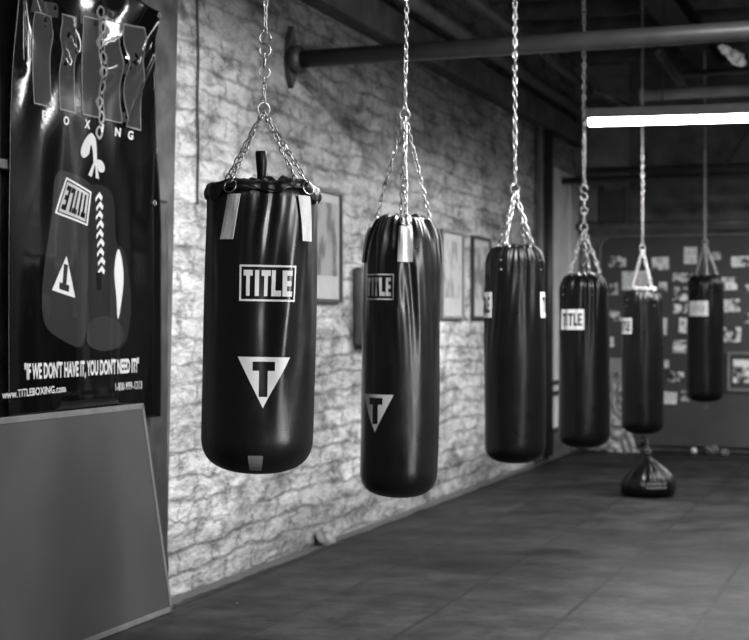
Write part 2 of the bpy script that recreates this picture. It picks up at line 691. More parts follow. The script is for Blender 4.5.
# ------------------------------------------------------------------ fluorescent fixtures
def lamp(x, y, z, power, label, L=2.55):
    t = thing('fluorescent_lamp', label, 'lamp', (x, y, z))
    bm = bmesh.new()
    # folded hood above the tube
    prof = [(-.10, -.01), (-.045, .07), (.045, .07), (.10, -.01), (.094, -.012), (.042, .062), (-.042, .062), (-.094, -.012)]
    A = [bm.verts.new((-L / 2, p, q)) for p, q in prof]
    B = [bm.verts.new((L / 2, p, q)) for p, q in prof]
    for k in range(8):
        bm.faces.new((A[k], A[(k + 1) % 8], B[(k + 1) % 8], B[k]))
    bm.faces.new(A[::-1]); bm.faces.new(B)
    bmesh.ops.recalc_face_normals(bm, faces=bm.faces)
    obj('hood', bm, M['housing'], t)
    for s in (-1, 1):
        bm = bmesh.new(); box(bm, s * (L / 2 - .02) - .015, s * (L / 2 - .02) + .015, -.03, .03, -.055, .05, .004)
        obj('tube_socket', bm, M['housing'], t)
    bm = bmesh.new(); tube(bm, [(-L / 2 + .035, 0, -.02), (L / 2 - .035, 0, -.02)], .038, 14)
    obj('tube', bm, M['tube'], t, True)
    for s in (-.7, .7):
        bm = bmesh.new(); tube(bm, [(s, 0, .07), (s, 0, ZC - z)], .005, 6)
        obj('hanger', bm, M['dark_iron'], t)
    l = bpy.data.lights.new('tube_light', 'AREA')
    l.shape = 'RECTANGLE'; l.size = L - .1; l.size_y = .14; l.energy = power; l.spread = math.radians(172)
    lo = bpy.data.objects.new('tube_light', l)
    COL.objects.link(lo); lo.parent = t; lo.location = (0, 0, -.075)
    return t


for (x, y, z, p), lab in zip(LAMPS, ('bright lit fluorescent tube hanging across the far half of the room',
                                     'fluorescent tube lamp hanging over the nearest bags',
                                     'fluorescent tube lamp hanging behind the camera',
                                     'added off-frame tube lamp brightening the far end at the right')):
    t = lamp(x, y, z, p, lab, 2.0 if y > 14 else 2.55)
    if y == 11.2:
        t.rotation_euler.y = .018          # hangs slightly crooked


# ================================================================== HEAVY BAGS
def smooth(a, b, x):
    t = max(0, min(1, (x - a) / (b - a)))
    return t * t * (3 - 2 * t)


class Bag:
    """local frame: +X looks at the camera side, z = 0 at the bag's bottom, angle grows to the image right"""

    def __init__(s, x, y, zb, zt, R, seed, label, mats='vinyl', fold=.010, corner=.085, taper=0.0, topfold=.02, tilt=.0,
                 special=None, shoulder=.05, rnd=.1):
        s.shoulder, s.round = shoulder, rnd
        s.R, s.H, s.seed, s.fold, s.corner, s.taper, s.topfold, s.special = R, zt - zb, seed, fold, corner, taper, topfold, special
        s.mat = M[mats]
        s.x, s.y, s.zb = x, y, zb
        s.t = thing('heavy_bag', label, 'punching bag', (x, y, zb), math.atan2(-y, CX - x), 'heavy bags hanging in a row from chains')
        s.t.rotation_euler.x = -math.radians(tilt)

    def r(s, th, z):
        R, H = s.R, s.H
        f = z / H
        rad = R * (1 - s.taper * smooth(.55, 1, f))
        # broad lumps
        rad += .006 * noise.noise(Vector((math.cos(th) * 1.6 + s.seed, math.sin(th) * 1.6, z * 2.2)))
        # draping folds, stronger towards the gathered top
        sk = th + .55 * (H - z) * math.sin(th * 1.0 + s.seed)
        nf = noise.noise(Vector((math.cos(sk) * 3.6 + s.seed * 3, math.sin(sk) * 3.6, z * 1.5)))
        rid = (1 - math.sqrt(nf * nf + .012) * 2.6)
        amp = s.fold * (smooth(.4, .95, f) * 1.0 + .04)
        rad += amp * (max(rid, -.6) - .4)
        # pucker close to the rim
        p = smooth(.84, 1, f)
        pn = noise.noise(Vector((math.cos(th) * 5.5, math.sin(th) * 5.5, s.seed + z * 1.5)))
        rad += s.topfold * .35 * p * (.35 - 1.6 * math.sqrt(pn * pn + .004))
        if s.special:
            rad += s.special(th, z, H)
        # rounded foot
        c = s.corner
        if z < c:
            k = 1 - z / c
            rad *= max(.02, 1 - min(k, 1) ** 2.7) ** .37
        # rolled shoulder at the top
        if H - z < s.shoulder:
            rad *= 1 - s.round * (1 - (H - z) / s.shoulder) ** 2.2
        return rad

    def P(s, th, z, off=0):
        r = s.r(th, z) + off
        return Vector((r * math.cos(th), r * math.sin(th), z))

    def body(s, nth=144, nz=120):
        bm = bmesh.new()
        rings = []
        zs = [s.H * (k / nz) for k in range(nz + 1)]
        foot = [s.corner * (1 - (1 - f ** 2.7) ** (1 / 2.7)) for f in (.2, .35, .5, .62, .72, .8, .86, .91, .945, .97, .985, .995)]
        zs = foot + [z for z in zs if z > foot[-1] + .003]
        for z in zs:
            rg = []
            for k in range(nth):
                a = 2 * PI * k / nth
                zz = z
                p = s.P(a, z)
                rg.append(bm.verts.new(p))
            rings.append(rg)
        # top closes inward, gathered
        for q, dz in ((.7, .008), (.5, .004), (.3, -.002), (.12, -.004)):
            rg = []
            for k in range(nth):
                a = 2 * PI * k / nth
                r = s.r(a, s.H) * q
                z = s.H + dz + .014 * math.sin(a * 11 + s.seed) * (1 - abs(q - .6)) + .012 * noise.noise(
                    Vector((math.cos(a) * 2, math.sin(a) * 2, q * 4 + s.seed)))
                rg.append(bm.verts.new((r * math.cos(a), r * math.sin(a), z)))
            rings.append(rg)
        allr = rings
        for A, B in zip(allr, allr[1:]):
            for k in range(nth):
                bm.faces.new((A[k], A[(k + 1) % nth], B[(k + 1) % nth], B[k]))
        bm.faces.new(allr[0][::-1])
        bm.faces.new(allr[-1])
        return obj('bag_body', bm, s.mat, s.t, True)

    def wrap(s, name, bm, th0, z0, off, m, step=.012, parent=None, label=None):
        dice(bm, step)
        for v in bm.verts:
            v.co = s.P(th0 + v.co.x / s.R, z0 + v.co.y, off)
        o = obj(name, bm, m, parent or s.t, True)
        if label:
            o['label'] = label
        return o

    def slab(s, name, w, h, th0, z0, m, th=.003, parent=None, shear=0, base=.001, label=None):
        """thin cushion wrapped on the surface"""
        bm = bmesh.new()
        nx, ny = max(2, int(w / .01)), max(2, int(h / .012))
        layers = []
        for off in (base, base + th):
            layers.append([[bm.verts.new(s.P(th0 + (w * (i / nx - .5) + shear * (j / ny - .5)) / s.R, z0 + h * (j / ny - .5), off))
                            for i in range(nx + 1)] for j in range(ny + 1)])
        a, b = layers
        for j in range(ny):
            for i in range(nx):
                bm.faces.new((b[j][i], b[j][i + 1], b[j + 1][i + 1], b[j + 1][i]))
                bm.faces.new((a[j][i], a[j + 1][i], a[j + 1][i + 1], a[j][i + 1]))
        for j in range(ny):
            bm.faces.new((a[j][0], b[j][0], b[j + 1][0], a[j + 1][0]))
            bm.faces.new((b[j][nx], a[j][nx], a[j + 1][nx], b[j + 1][nx]))
        for i in range(nx):
            bm.faces.new((b[0][i], a[0][i], a[0][i + 1], b[0][i + 1]))
            bm.faces.new((a[ny][i], b[ny][i], b[ny][i + 1], a[ny][i + 1]))
        bmesh.ops.recalc_face_normals(bm, faces=bm.faces)
        o = obj(name, bm, m, parent or s.t)
        if label:
            o['label'] = label
        return o

    def hang(s, angles, knot_z, pitch, width, wire, ztop, ring_r=.022, strap=None, rr=1.0, shear=None,
             hook=True, links=2):
        """D-rings at the rim, leg chains to a knot above the axis, hook, long chain to the girder"""
        kz = knot_z - s.zb
        for i, a in enumerate(angles):
            o = s.t
            if strap:
                w, h = strap[0], strap[1]
                o = s.slab('strap', w, h, a, s.H - .038 - h / 2, M['web'] if strap[2] else M['vinyl'], .004,
                           shear=(shear or [0] * 9)[i], base=.003 if not strap[2] else .007)
                if strap[2]:
                    o['label'] = 'pale webbing strap'
            rp = s.P(a, s.H - .02, .018) if strap else s.P(a, s.H - .008, -.02)
            k_ = rr * (.8 if strap and len(angles) == 4 and abs(math.sin(a)) > .98 else 1)
            rp.x *= k_; rp.y *= k_
            bm = bmesh.new()
            ring(bm, rp + Vector((0, 0, .006)), (math.cos(a), math.sin(a), .35), ring_r, wire * .95)
            obj('ring', bm, M['steel'], o, True)
            bm = bmesh.new()
            chain(bm, rp + Vector((0, 0, .018)), (0.004 * math.cos(a), .004 * math.sin(a), kz), pitch, width, wire, twist=.15 * i)
            obj('leg_chain', bm, M['steel'], s.t, True)
        bm = bmesh.new()
        ring(bm, (0, 0, kz + ring_r * .6), (1, .5, 0), ring_r, wire * 1.2)
        obj('gathering_ring', bm, M['steel'], s.t, True)
        # short link run, swivel eye, S hook
        z = kz + ring_r * 1.5
        bm = bmesh.new(); chain(bm, (0, 0, z), (0, 0, z + pitch * links), pitch, width, wire, twist=.2)
        obj('short_chain', bm, M['steel'], s.t, True)
        z += pitch * links
        if hook:
            bm = bmesh.new()
            ring(bm, (0, 0, z + ring_r * .6), (1, .15, 0), ring_r * .85, wire)
            tube(bm, [(0, 0, z + ring_r * 1.3), (0, 0, z + ring_r * 2.3)], [wire * 1.9, wire * 1.6], 10)
            ring(bm, (0, 0, z + ring_r * 2.9), (.2, 1, 0), ring_r * .6, wire)
            obj('swivel', bm, M['steel'], s.t, True)
            z += ring_r * 3.0
            bm = bmesh.new()
            q = ring_r * .95
            pts = []
            for k in range(13):
                an = math.radians(-200 + 290 * k / 12)
                pts.append((.1 * q, q * math.cos(an) * .9, z + q + q * math.sin(an)))
            for k in range(1, 13):
                an = math.radians(270 - 290 * k / 12)
                pts.append((-.1 * q, q * math.cos(an) * .9, z + 3 * q + q * math.sin(an)))
            tube(bm, pts, wire * 1.5, 8)
            obj('hook', bm, M['steel'], s.t, True)
            z += q * 4.0
        bm = bmesh.new()
        chain(bm, (0, 0, z - .006), (0, 0, ztop - s.zb - .05), pitch, width, wire, twist=.04)
        obj('hanging_chain', bm, M['steel'], s.t, True)
        bm = bmesh.new()
        ring(bm, (0, 0, ztop - s.zb - .042), (1, 0, 0), .03, .005)
        obj('girder_shackle', bm, M['dark_iron'], s.t, True)


def bag_pos(px, Z):
    X = (px - 374.5) / F * Z
    return (CX + X * CY - Z * SY, X * SY + Z * CY)


def zat(py, Z):
    return CH + (325 - py) / F * Z


# ---- bag 1: the nearest
def sp1(th, z, H):
    # deep diagonal drapes running down from the right strap
    f = 0
    for (t0, k, amp, wd, zl) in ((.70, .8, .016, .22, .8), (.36, .95, .012, .14, .45), (1.05, .3, .010, .22, .8),
                                 (.10, .9, .009, .10, .3), (-.9, -.3, .008, .12, .4), (.18, .1, -.010, .16, .9)):
        d = H - z
        c = t0 - k * d * (1 - .45 * d)
        x = (th - c + PI) % (2 * PI) - PI
        e = smooth(zl, zl * .35, d) if zl < 10 else 1
        e = 1 - smooth(zl * .45, zl, d)
        f += 1.35 * amp * e * math.exp(-(x / wd) ** 2)
    return f


Z1 = 4.8
x1, y1 = bag_pos(257, Z1)
zt1, zb1 = zat(187, Z1), zat(473, Z1)
b = Bag(x1, y1, zb1, zt1, .178, 1.3, 'black glossy heavy bag nearest the camera with framed TITLE print and triangle emblem',
        'vinyl', fold=.009, corner=.125, special=sp1, tilt=1.05)
b.body(200, 170)


def z1(py):
    return zat(py, Z1 - .18) - zb1


# draped top flap over the rim
def flap(bag, drop, seed, amp=.012, out=.006, lift=.0):
    bm = bmesh.new()
    nth = 180
    rows = []
    for j in range(9):
        q = j / 8
        rg = []
        for k in range(nth):
            a = 2 * PI * k / nth
            lumps = .5 - 1.7 * math.sqrt(.003 + noise.noise(Vector((math.cos(a) * 3.6 + seed, math.sin(a) * 3.6, q * 1.1))) ** 2)
            dr = drop * (.75 + .8 * noise.noise(Vector((math.cos(a) * 2.2, math.sin(a) * 2.2, seed))))
            z = bag.H + lift + amp * .9 * math.sin(5 * a + seed) * .5 + lumps * amp - q * dr
            r = bag.r(a, bag.H - .01 - q * dr * .8) + out + amp * .7 * lumps * (.5 + q) + .004 * math.sin(PI * q)
            if j == 0:
                r -= .014
                z += .003
            rg.append(bm.verts.new((r * math.cos(a), r * math.sin(a), z)))
        rows.append(rg)
    # inner folds running to the centre
    for q, dz in ((.72, -.004), (.5, -.004), (.3, .0), (.15, .006)):
        rg = []
        for k in range(nth):
            a = 2 * PI * k / nth
            z = bag.H + lift + dz + .016 * math.sin(9 * a + seed * 2 + q) + .02 * noise.noise(
                Vector((math.cos(a) * 3, math.sin(a) * 3, q * 5 + seed)))
            r = bag.R * q
            rg.append(bm.verts.new((r * math.cos(a), r * math.sin(a), z)))
        rows.insert(0, rg)
    for A, B in zip(rows, rows[1:]):
        for k in range(nth):
            bm.faces.new((B[k], B[(k + 1) % nth], A[(k + 1) % nth], A[k]))
    bm.faces.new(rows[0])
    o = obj('top_flap', bm, bag.mat, bag.t, True)
    md = o.modifiers.new('thickness', 'SOLIDIFY')
    md.thickness = .003
    return o


flap(b, .055, 4.2, lift=.004)
# stub of tied leather on top
bm = bmesh.new()
sx = -.003
tube(bm, [(.02, sx, b.H - .01), (.02, sx, b.H + .04), (.02, sx, b.H + .07), (.02, sx - .002, b.H + .108), (.02, sx - .002, b.H + .112)],
     [.014, .015, .018, .0195, .017], 14)
obj('tied_neck', bm, M['vinyl_matte'], b.t, True)
b.hang([math.radians(-31), math.radians(42), math.radians(135), math.radians(-135)], zat(113, Z1), .0215, .019, .0022, GZ,
       ring_r=.021, strap=(.043, .14, True), shear=[.022, -.02, 0, 0], links=4)
po = b.wrap('patch_outline', outline2(.168, .112, .006), math.radians(6), z1(283), .0022, M['print'], label='white rectangular outline')
b.wrap('title_lettering', title2(.142, .080), math.radians(6), z1(283), .0025, M['print'], parent=po, label='white TITLE lettering')
b.wrap('triangle_emblem', emblem2(.162, .158), math.radians(4.5), z1(357), .0025, M['print'], label='white inverted triangle with an open T')
b.slab('pull_tab', .048, .05, math.radians(-2), .045, M['grey_tab'], .003, label='small grey tab at the foot')

# ---- bag 2
Z2 = 6.35
x2, y2 = bag_pos(398.5, Z2)


def sp2(th, z, H):
    f = 0
    d = H - z
    for (t0, k, amp, wd) in ((.0, -.35, .014, .12), (.55, .35, .012, .1), (-.55, -.25, .014, .1), (1.1, .2, .01, .1)):
        x = (th - (t0 + k * d) + PI) % (2 * PI) - PI
        f += amp * (1 - smooth(.15, .6, d)) * math.exp(-(x / wd) ** 2)
    # dented shoulders
    f -= .022 * (1 - smooth(.0, .22, d))
    return f


b = Bag(x2, y2, zat(497, Z2), zat(219, Z2), .166, 5.1, 'black heavy bag second in the row with one pale strap in front and side logos',
        'vinyl', fold=.012, corner=.12, topfold=.05, shoulder=.10, rnd=.2, special=sp2, tilt=.95)
b.body()
b.hang([math.radians(4), math.radians(94), math.radians(184), math.radians(-86)], zat(118, Z2), .026, .021, .0027, GZ, ring_r=.024,
       strap=(.06, .15, True), hook=False)


def z2(py):
    return zat(py, Z2 - .16) - b.zb


a2 = math.radians(-37)
po = b.wrap('patch_outline', outline2(.15, .108, .006), a2, z2(287), .0022, M['print'], label='white rectangular outline')
b.wrap('title_lettering', title2(.122, .076), a2, z2(287), .0025, M['print'], parent=po, label='white TITLE lettering')
b.wrap('triangle_emblem', emblem2(.16, .158), math.radians(-37), z2(395), .0025, M['print'], label='white inverted triangle with an open T')


def ring_top(b, n=14, label='steel grommet'):
    pass


def tname(b, w, h, ang, z, label):
    p = b.slab('name_patch', w, h, ang, z, M['patch'], .002, label=label)
    b.wrap('title_lettering', title2(w * .86, h * .62), ang, z, .0042, M['frame_dark'], parent=p, label='black TITLE lettering')


# ---- bags 3 to 6
specs = [
    # px, Z, y top, y bottom, R, knot y, seed, fold, leg angles, label
    (515, 8.0, 250, 460, .163, 192, 2.2, .013, (-28, 62, 150, -120), 'black heavy bag third in the row with a white name patch at each side'),
    (584, 9.5, 278, 445, .160, 230, 7.7, .010, (-58, 20, 72, 180), 'black heavy bag fourth in the row with white TITLE patch at its left front'),
    (642.5, 11.9, 293, 431, .166, 250, 3.4, .009, (-50, 35, 130, -140), 'black heavy bag fifth in the row hanging over the dark floor weight'),
    (705, 14.3, 278, 399, .172, 244, 9.1, .007, (-45, 10, 70, 180), 'black heavy bag farthest back with a blank looking white patch'),
]
bags = []
for (px, Z, yt, ybm, R, ky, seed, fold, angs, lab) in specs:
    x, y = bag_pos(px, Z)
    b = Bag(x, y, zat(ybm + 3, Z), zat(yt - 2, Z), R, seed, lab, 'vinyl_matte', fold=fold, corner=.11, taper=.05, topfold=.05,
            shoulder=.10, rnd=.24)
    b.body(120, 110)
    b.hang([math.radians(a) for a in angs], zat(ky, Z), .034, .027, .0036, GZ, ring_r=.026, rr=1.06, hook=(px == 584))
    # row of rivets under each ring
    for a in angs[:3]:
        for dz in (.07, .12):
            bm = bmesh.new()
            p = b.P(math.radians(a), b.H - dz, .002)
            bmesh.ops.create_icosphere(bm, subdivisions=2, radius=.005, matrix=Matrix.Translation(p))
            obj('rivet', bm, M['steel'], b.t, True)
    bags.append((b, Z))
b, Z = bags[0]
for ang in (-79, 84):
    tname(b, .16, .135, math.radians(ang), zat(305, Z) - b.zb, 'white name patch')
b, Z = bags[1]
tname(b, .175, .128, math.radians(-31), zat(319.5, Z - .16) - b.zb, 'white name patch')
b, Z = bags[2]
tname(b, .16, .125, math.radians(-58), zat(326, Z) - b.zb, 'white name patch')
# ragged cloth tied on the top of bag five
bm = bmesh.new()
pts = []
for k in range(17):
    a = math.radians(-35 + 110 * k / 16)
    p = b.P(a, b.H + .002, -.012)
    pts.append((p.x, p.y, b.H + .012 + .010 * math.sin(k * 2.1)))
tube(bm, pts, [.010 + .008 * abs(math.sin(k * 1.7)) for k in range(17)], 8)
o = obj('tied_rag', bm, M['rope'], b.t, True)
o['label'] = 'white rag wound round the top rim'
# foot loop of bag five
bm = bmesh.new()
tube(bm, [(0, 0, -.02), (0, .004, -.06), (0, -.004, -.10)], [.016, .024, .012], 10)
obj('foot_strap', bm, M['vinyl'], b.t, True)
bag5 = b
b, Z = bags[3]
p = b.slab('name_patch', .205, .143, math.radians(-24), zat(308.5, Z - .17) - b.zb, M['patch'], .002, label='white name patch')
b.wrap('title_lettering', title2(.15, .05), math.radians(-24), zat(308.5, Z - .17) - b.zb, .0042, mat('faded_lettering', .33, .6), parent=p, label='faded grey TITLE lettering')
bm = bmesh.new(); ring(bm, (0, 0, -.045), (1, 0, 0), .016, .004)
obj('foot_ring', bm, M['steel'], b.t, True)

# ---- dark teardrop weight on the floor below bag five
xw, yw = bag_pos(648, 12.05)
t = thing('floor_anchor_bag', 'squat black gathered weight bag sitting on the floor under the fifth bag', 'weight bag', (xw, yw, 0),
          math.atan2(-yw, CX - xw))
bm = bmesh.new()
prof = [(0, 0), (.12, 0), (.19, .004), (.215, .03), (.222, .08), (.215, .12), (.185, .165), (.145, .205), (.105, .24), (.07, .27), (.04, .292), (.022, .31),
        (.02, .325), (.026, .34)]
nth = 144
rows = []
for (r, z) in prof[1:]:
    k2 = smooth(.05, .2, z) * (1 - smooth(.27, .33, z))
    rows.append([bm.verts.new(((r + .008 * k2 * math.sin(a * 14 + math.sin(a * 3)) * (r / .15)) * math.cos(a),
                               (r + .008 * k2 * math.sin(a * 14 + math.sin(a * 3)) * (r / .15)) * math.sin(a) * 1.0, z + .006 * math.sin(a * 5) * k2))
                 for a in (2 * PI * k / nth for k in range(nth))])
for A, B in zip(rows, rows[1:]):
    for k in range(nth):
        bm.faces.new((A[k], A[(k + 1) % nth], B[(k + 1) % nth], B[k]))
bm.faces.new(rows[0][::-1]); bm.faces.new(rows[-1])
obj('weight_body', bm, M['vinyl_matte'], t, True)
bm = bmesh.new(); ring(bm, (0, 0, .357), (1, .3, 0), .02, .004)
obj('ring', bm, M['steel'], t, True)
bm = bmesh.new(); chain(bm, (0, 0, .372), (0, 0, zat(437, 12) - .02), .03, .022, .0032)
obj('tie_chain', bm, M['steel'], t, True)
bm = bmesh.new()
for i in range(9):
    for j in range(2):
        a0 = -.05 + i * .085
        pts = [(.2245 * math.cos(a0 + u), .2245 * math.sin(a0 + u), .075 + j * .03 + v) for u, v in ((0, 0), (.06, .002), (.06, .02), (0, .018))]
        bm.faces.new([bm.verts.new(p) for p in pts])
obj('worn_marking', bm, M['bgrey'], t)['label'] = 'worn pale lettering band'

# ================================================================== BANNER ON THE LEFT WALL
XB = .085
BY0, BY1 = on_left(9, 200, XB)[0], on_left(158.5, 200, XB)[0]
TILT = .105
SEED = 12.7
RIDGES = []      # (y,z) start, end, width, height


def bbase(z):
    # the head of the banner is hung a little off the wall
    t = max(0, z - 1.9)
    return TILT * t * t


def on_banner(px, py):
    x = XB
    for _ in range(6):
        y, z = on_left(px, py, x)
        x = XB + bbase(z)
    return (y, z)


BZ0, BZ1 = .93, on_banner(158, 13)[1]


def ridge(pa, pb, wd, h):
    RIDGES.append((Vector(on_banner(*pa)), Vector(on_banner(*pb)), wd, h))


ridge((24, -20), (66, 66), .035, .016)
ridge((44, -14), (74, 50), .03, .014)
ridge((20, -10), (21, 60), .03, .014)
ridge((158, 14), (128, 62), .06, .024)
ridge((128, 62), (98, 72), .06, .022)
ridge((150, 55), (124, 118), .04, .02)
ridge((100, 10), (98, 118), .012, .006)
ridge((60, 400), (115, 396), .03, .008)


def bsurf(y, z):
    h = 0
    p = Vector((y, z))
    for a, b_, wd, ht in RIDGES:
        ab = b_ - a
        t = (p - a).dot(ab) / ab.length_squared
        tt = max(0, min(1, t))
        d = (p - (a + ab * tt)).length
        e = 1
        h += ht * math.exp(-(d / wd) ** 2) * e
    f = smooth(1.2, 2.7, z)
    h += .011 * f * noise.noise(Vector((y * 3.2, z * 2.6 - y * 1.2, SEED)))
    h += .006 * noise.noise(Vector((y * 5, z * 1.2, 9)))
    # curled vertical hem at the right side
    h += .012 * smooth(BY1 - .05, BY1, y)
    return XB + bbase(z) + h


bn = thing('banner', 'glossy black vinyl banner with hanging boxing gloves print and white slogan', 'banner', (XB, (BY0 + BY1) / 2, BZ0))
bo = Vector((XB, (BY0 + BY1) / 2, BZ0))
bm = bmesh.new()
NY, NZ = 110, 170
gv = []
for j in range(NZ + 1):
    row = []
    pyj = 404 - (404 + 10) * j / NZ
    ea, eb = on_banner(9, pyj)[0], on_banner(158.5, pyj)[0]
    for i in range(NY + 1):
        y = ea + (eb - ea) * i / NY
        z = BZ0 + (BZ1 - BZ0 + (.16 * (1 - i / NY))) * j / NZ
        row.append(bm.verts.new(Vector((bsurf(y, z), y, z)) - bo))
    gv.append(row)
for j in range(NZ):
    for i in range(NY):
        bm.faces.new((gv[j][i], gv[j][i + 1], gv[j + 1][i + 1], gv[j + 1][i]))
o = obj('banner_sheet', bm, M['vinyl_banner'], bn, True)
md = o.modifiers.new('thickness', 'SOLIDIFY'); md.thickness = .003; md.offset = -1


def bprint(name, bm, m, off=.0022, label=None, step=.03, parent=None):
    """bm holds (y, z) coordinates in the banner plane"""
    dice(bm, step)
    for v in bm.verts:
        v.co = Vector((bsurf(v.co.x, v.co.y) + off, v.co.x, v.co.y)) - bo
    bmesh.ops.recalc_face_normals(bm, faces=bm.faces)
    o = obj(name, bm, m, parent or bn, True)
    for p in o.data.polygons:
        if p.normal.x < 0:
            p.flip()
    if label:
        o['label'] = label
    return o


def pxpoly(*lists):
    bm = bmesh.new()
    for pts in lists:
        poly2(bm, [on_banner(px, py) for px, py in pts])
    bmesh.ops.triangulate(bm, faces=bm.faces[:])
    return bm


def spline(pts, n=6):
    """closed Catmull-Rom through pixel points"""
    out = []
    N = len(pts)
    for i in range(N):
        p0, p1, p2, p3 = (pts[(i + k - 1) % N] for k in range(4))
        for k in range(n):
            t = k / n
            out.append(tuple(.5 * ((2 * p1[c]) + (-p0[c] + p2[c]) * t + (2 * p0[c] - 5 * p1[c] + 4 * p2[c] - p3[c]) * t * t +
                                   (-p0[c] + 3 * p1[c] - 3 * p2[c] + p3[c]) * t ** 3) for c in (0, 1)))
    return out


# (the sheet is built below its prints)
# the five tall letters and BOXING
tall = []
for (xa, xb_, yt_a, yb_a) in ((34, 51, 12, 103), (60, 75, 14, 109), (83, 98, 16, 114), (104, 120, 20, 119), (124, 141, 24, 126)):
    sl = .25
    tall.append([(xa, yb_a), (xb_, yb_a + (xb_ - xa) * sl), (xb_, yt_a + (xb_ - xa) * sl), (xa, yt_a)])
bars = [[(30, -2), (56, 4), (56, 18), (30, 12)], [(79, 10), (102, 16), (102, 29), (79, 23)], [(120, 112), (141, 117), (141, 127), (120, 122)],
        [(120, 64), (138, 69), (138, 79), (120, 74)], [(120, 22), (141, 27), (141, 37), (120, 32)]]
tl = bprint('tall_lettering', pxpoly(*(tall + bars)), M['bigletter'], .0018, 'tall dark grey TITLE lettering')


def pline(pts, w):
    """thin outline strips between pixel points, w metres wide"""
    bm = bmesh.new()
    P = [Vector(on_banner(a, c)) for a, c in pts]
    for a, c in zip(P, P[1:]):
        d = (c - a).normalized()
        nn = Vector((-d.y, d.x)) * w / 2
        poly2(bm, [a - nn, c - nn, c + nn, a + nn])
    return bm


for q in tall:
    bprint('letter_outline', pline(q + [q[0]], .006), M['bgrey'], .0024, 'thin grey outline of a tall letter', parent=tl)


def btext(s, p0, p1, hpx, m, off=.003, bold=.02, nm='lettering', label=None, step=.03):
    a = Vector(on_banner(p0[0], p0[1]))
    c = Vector(on_banner(p1[0], p1[1]))
    top = on_banner(p0[0], p0[1] - hpx)
    L = (c - a).length
    h = top[1] - a.y
    bm = text2(s, L, h, bold)
    ang = math.atan2(c.y - a.y, c.x - a.x)
    xf2(bm, a.x, a.y, ang)
    return bprint(nm, bm, m, off, label, step)


for ch, px, py in (('B', 41, 119), ('O', 63, 124.5), ('X', 84, 128), ('I', 100.5, 132), ('N', 114, 136), ('G', 127, 139)):
    btext(ch, (px, py), (px + (5.5 if ch != 'I' else 2), py + 1.2), 9, M['bprint'], bold=.04, nm='boxing_letter', label='white letter %s of BOXING' % ch)
btext('"IF WE DON\'T HAVE IT, YOU DON\'T NEED IT!"', (24, 383), (138, 375), 20, M['bprint'], bold=.035, nm='slogan',
      label='white slogan lettering')
btext('www.TITLEBOXING.com', (2, 399), (65, 392), 8, M['bprint'], bold=.015, nm='web_address', label='white web address lettering')
btext('1-800-999-1213', (115, 391), (141, 388.5), 8, M['bprint'], bold=.0, nm='phone_number', label='white phone number lettering')

# printed gloves
left_glove = spline([(58, 172), (92, 186), (92, 215), (91, 262), (88, 300), (86, 330), (80, 347), (62, 340), (46, 326), (42, 300), (45, 262), (52, 215)], 5)
right_glove = spline([(90, 186), (112, 194), (116, 240), (124, 252), (130, 290), (130, 318), (124, 345), (106, 349), (88, 344), (86, 320), (88, 270), (88, 215)], 5)
thumb = spline([(90, 322), (104, 316), (118, 322), (124, 336), (118, 347), (102, 351), (88, 345), (86, 334)], 5)
bprint('printed_glove', pxpoly(left_glove), M['glove'], .0014, 'printed left boxing glove')
bprint('printed_glove', pxpoly(right_glove), M['glove2'], .0018, 'printed right boxing glove')
bprint('printed_thumb', pxpoly(thumb), M['glove'], .0024, 'printed glove thumb')
bprint('glove_stripe', pxpoly(spline([(118, 249), (122, 262), (123, 285), (118, 319), (116, 296), (114, 270)], 5)), M['bprint'], .0028,
       'white curved stripe on the printed glove')
# patch on the glove, hung upside down
cpx = [(66, 177), (91, 192), (87, 226), (55, 213)]
c4 = [Vector(on_banner(a, c)) for a, c in cpx]


def onpatch(u, v):            # u right, v down, 0..1
    return c4[0] * (1 - u) * (1 - v) + c4[1] * u * (1 - v) + c4[2] * u * v + c4[3] * (1 - u) * v


bm = bmesh.new()
for (u0, v0, u1, v1) in ((0, 0, 1, .05), (0, .95, 1, 1), (0, .05, .05, .95), (.95, .05, 1, .95)):
    poly2(bm, [onpatch(u0, v0), onpatch(u1, v0), onpatch(u1, v1), onpatch(u0, v1)])
bprint('patch_outline', bm, M['bprint'], .003, 'pale outline of the printed glove patch')
bm = bmesh.new()
poly2(bm, [onpatch(.09, .09), onpatch(.91, .09), onpatch(.91, .91), onpatch(.09, .91)])
pf = bprint('patch_field', bm, glossy('banner_patch_pale', .25, .25), .0024, 'pale field of the printed glove patch')
bm = title2(1, 1, .1)
for v in bm.verts:
    q = onpatch(.5 - v.co.x * .74, .5 + v.co.y * .66)
    v.co = Vector((q.x, q.y, 0))
bprint('title_lettering', bm, M['vinyl_banner'], .0034, 'upside-down dark TITLE lettering on the glove patch', parent=pf)
# upright triangle
tr = [Vector(on_banner(a, c)) for a, c in ((52, 290), (74, 298), (66, 256))]
bm = emblem2(1, 1)
for v in bm.verts:
    u, d = v.co.x, -v.co.y
    base = tr[0].lerp(tr[1], .5 - u / max(1e-3, 1) * 1.0)
    mid = tr[0].lerp(tr[1], .5)
    q = mid + (tr[1] - tr[0]) * (-u) + (tr[2] - mid) * d
    v.co = Vector((q.x, q.y, 0))
bprint('triangle_emblem', bm, M['bprint'], .003, 'white upright triangle with an open T')
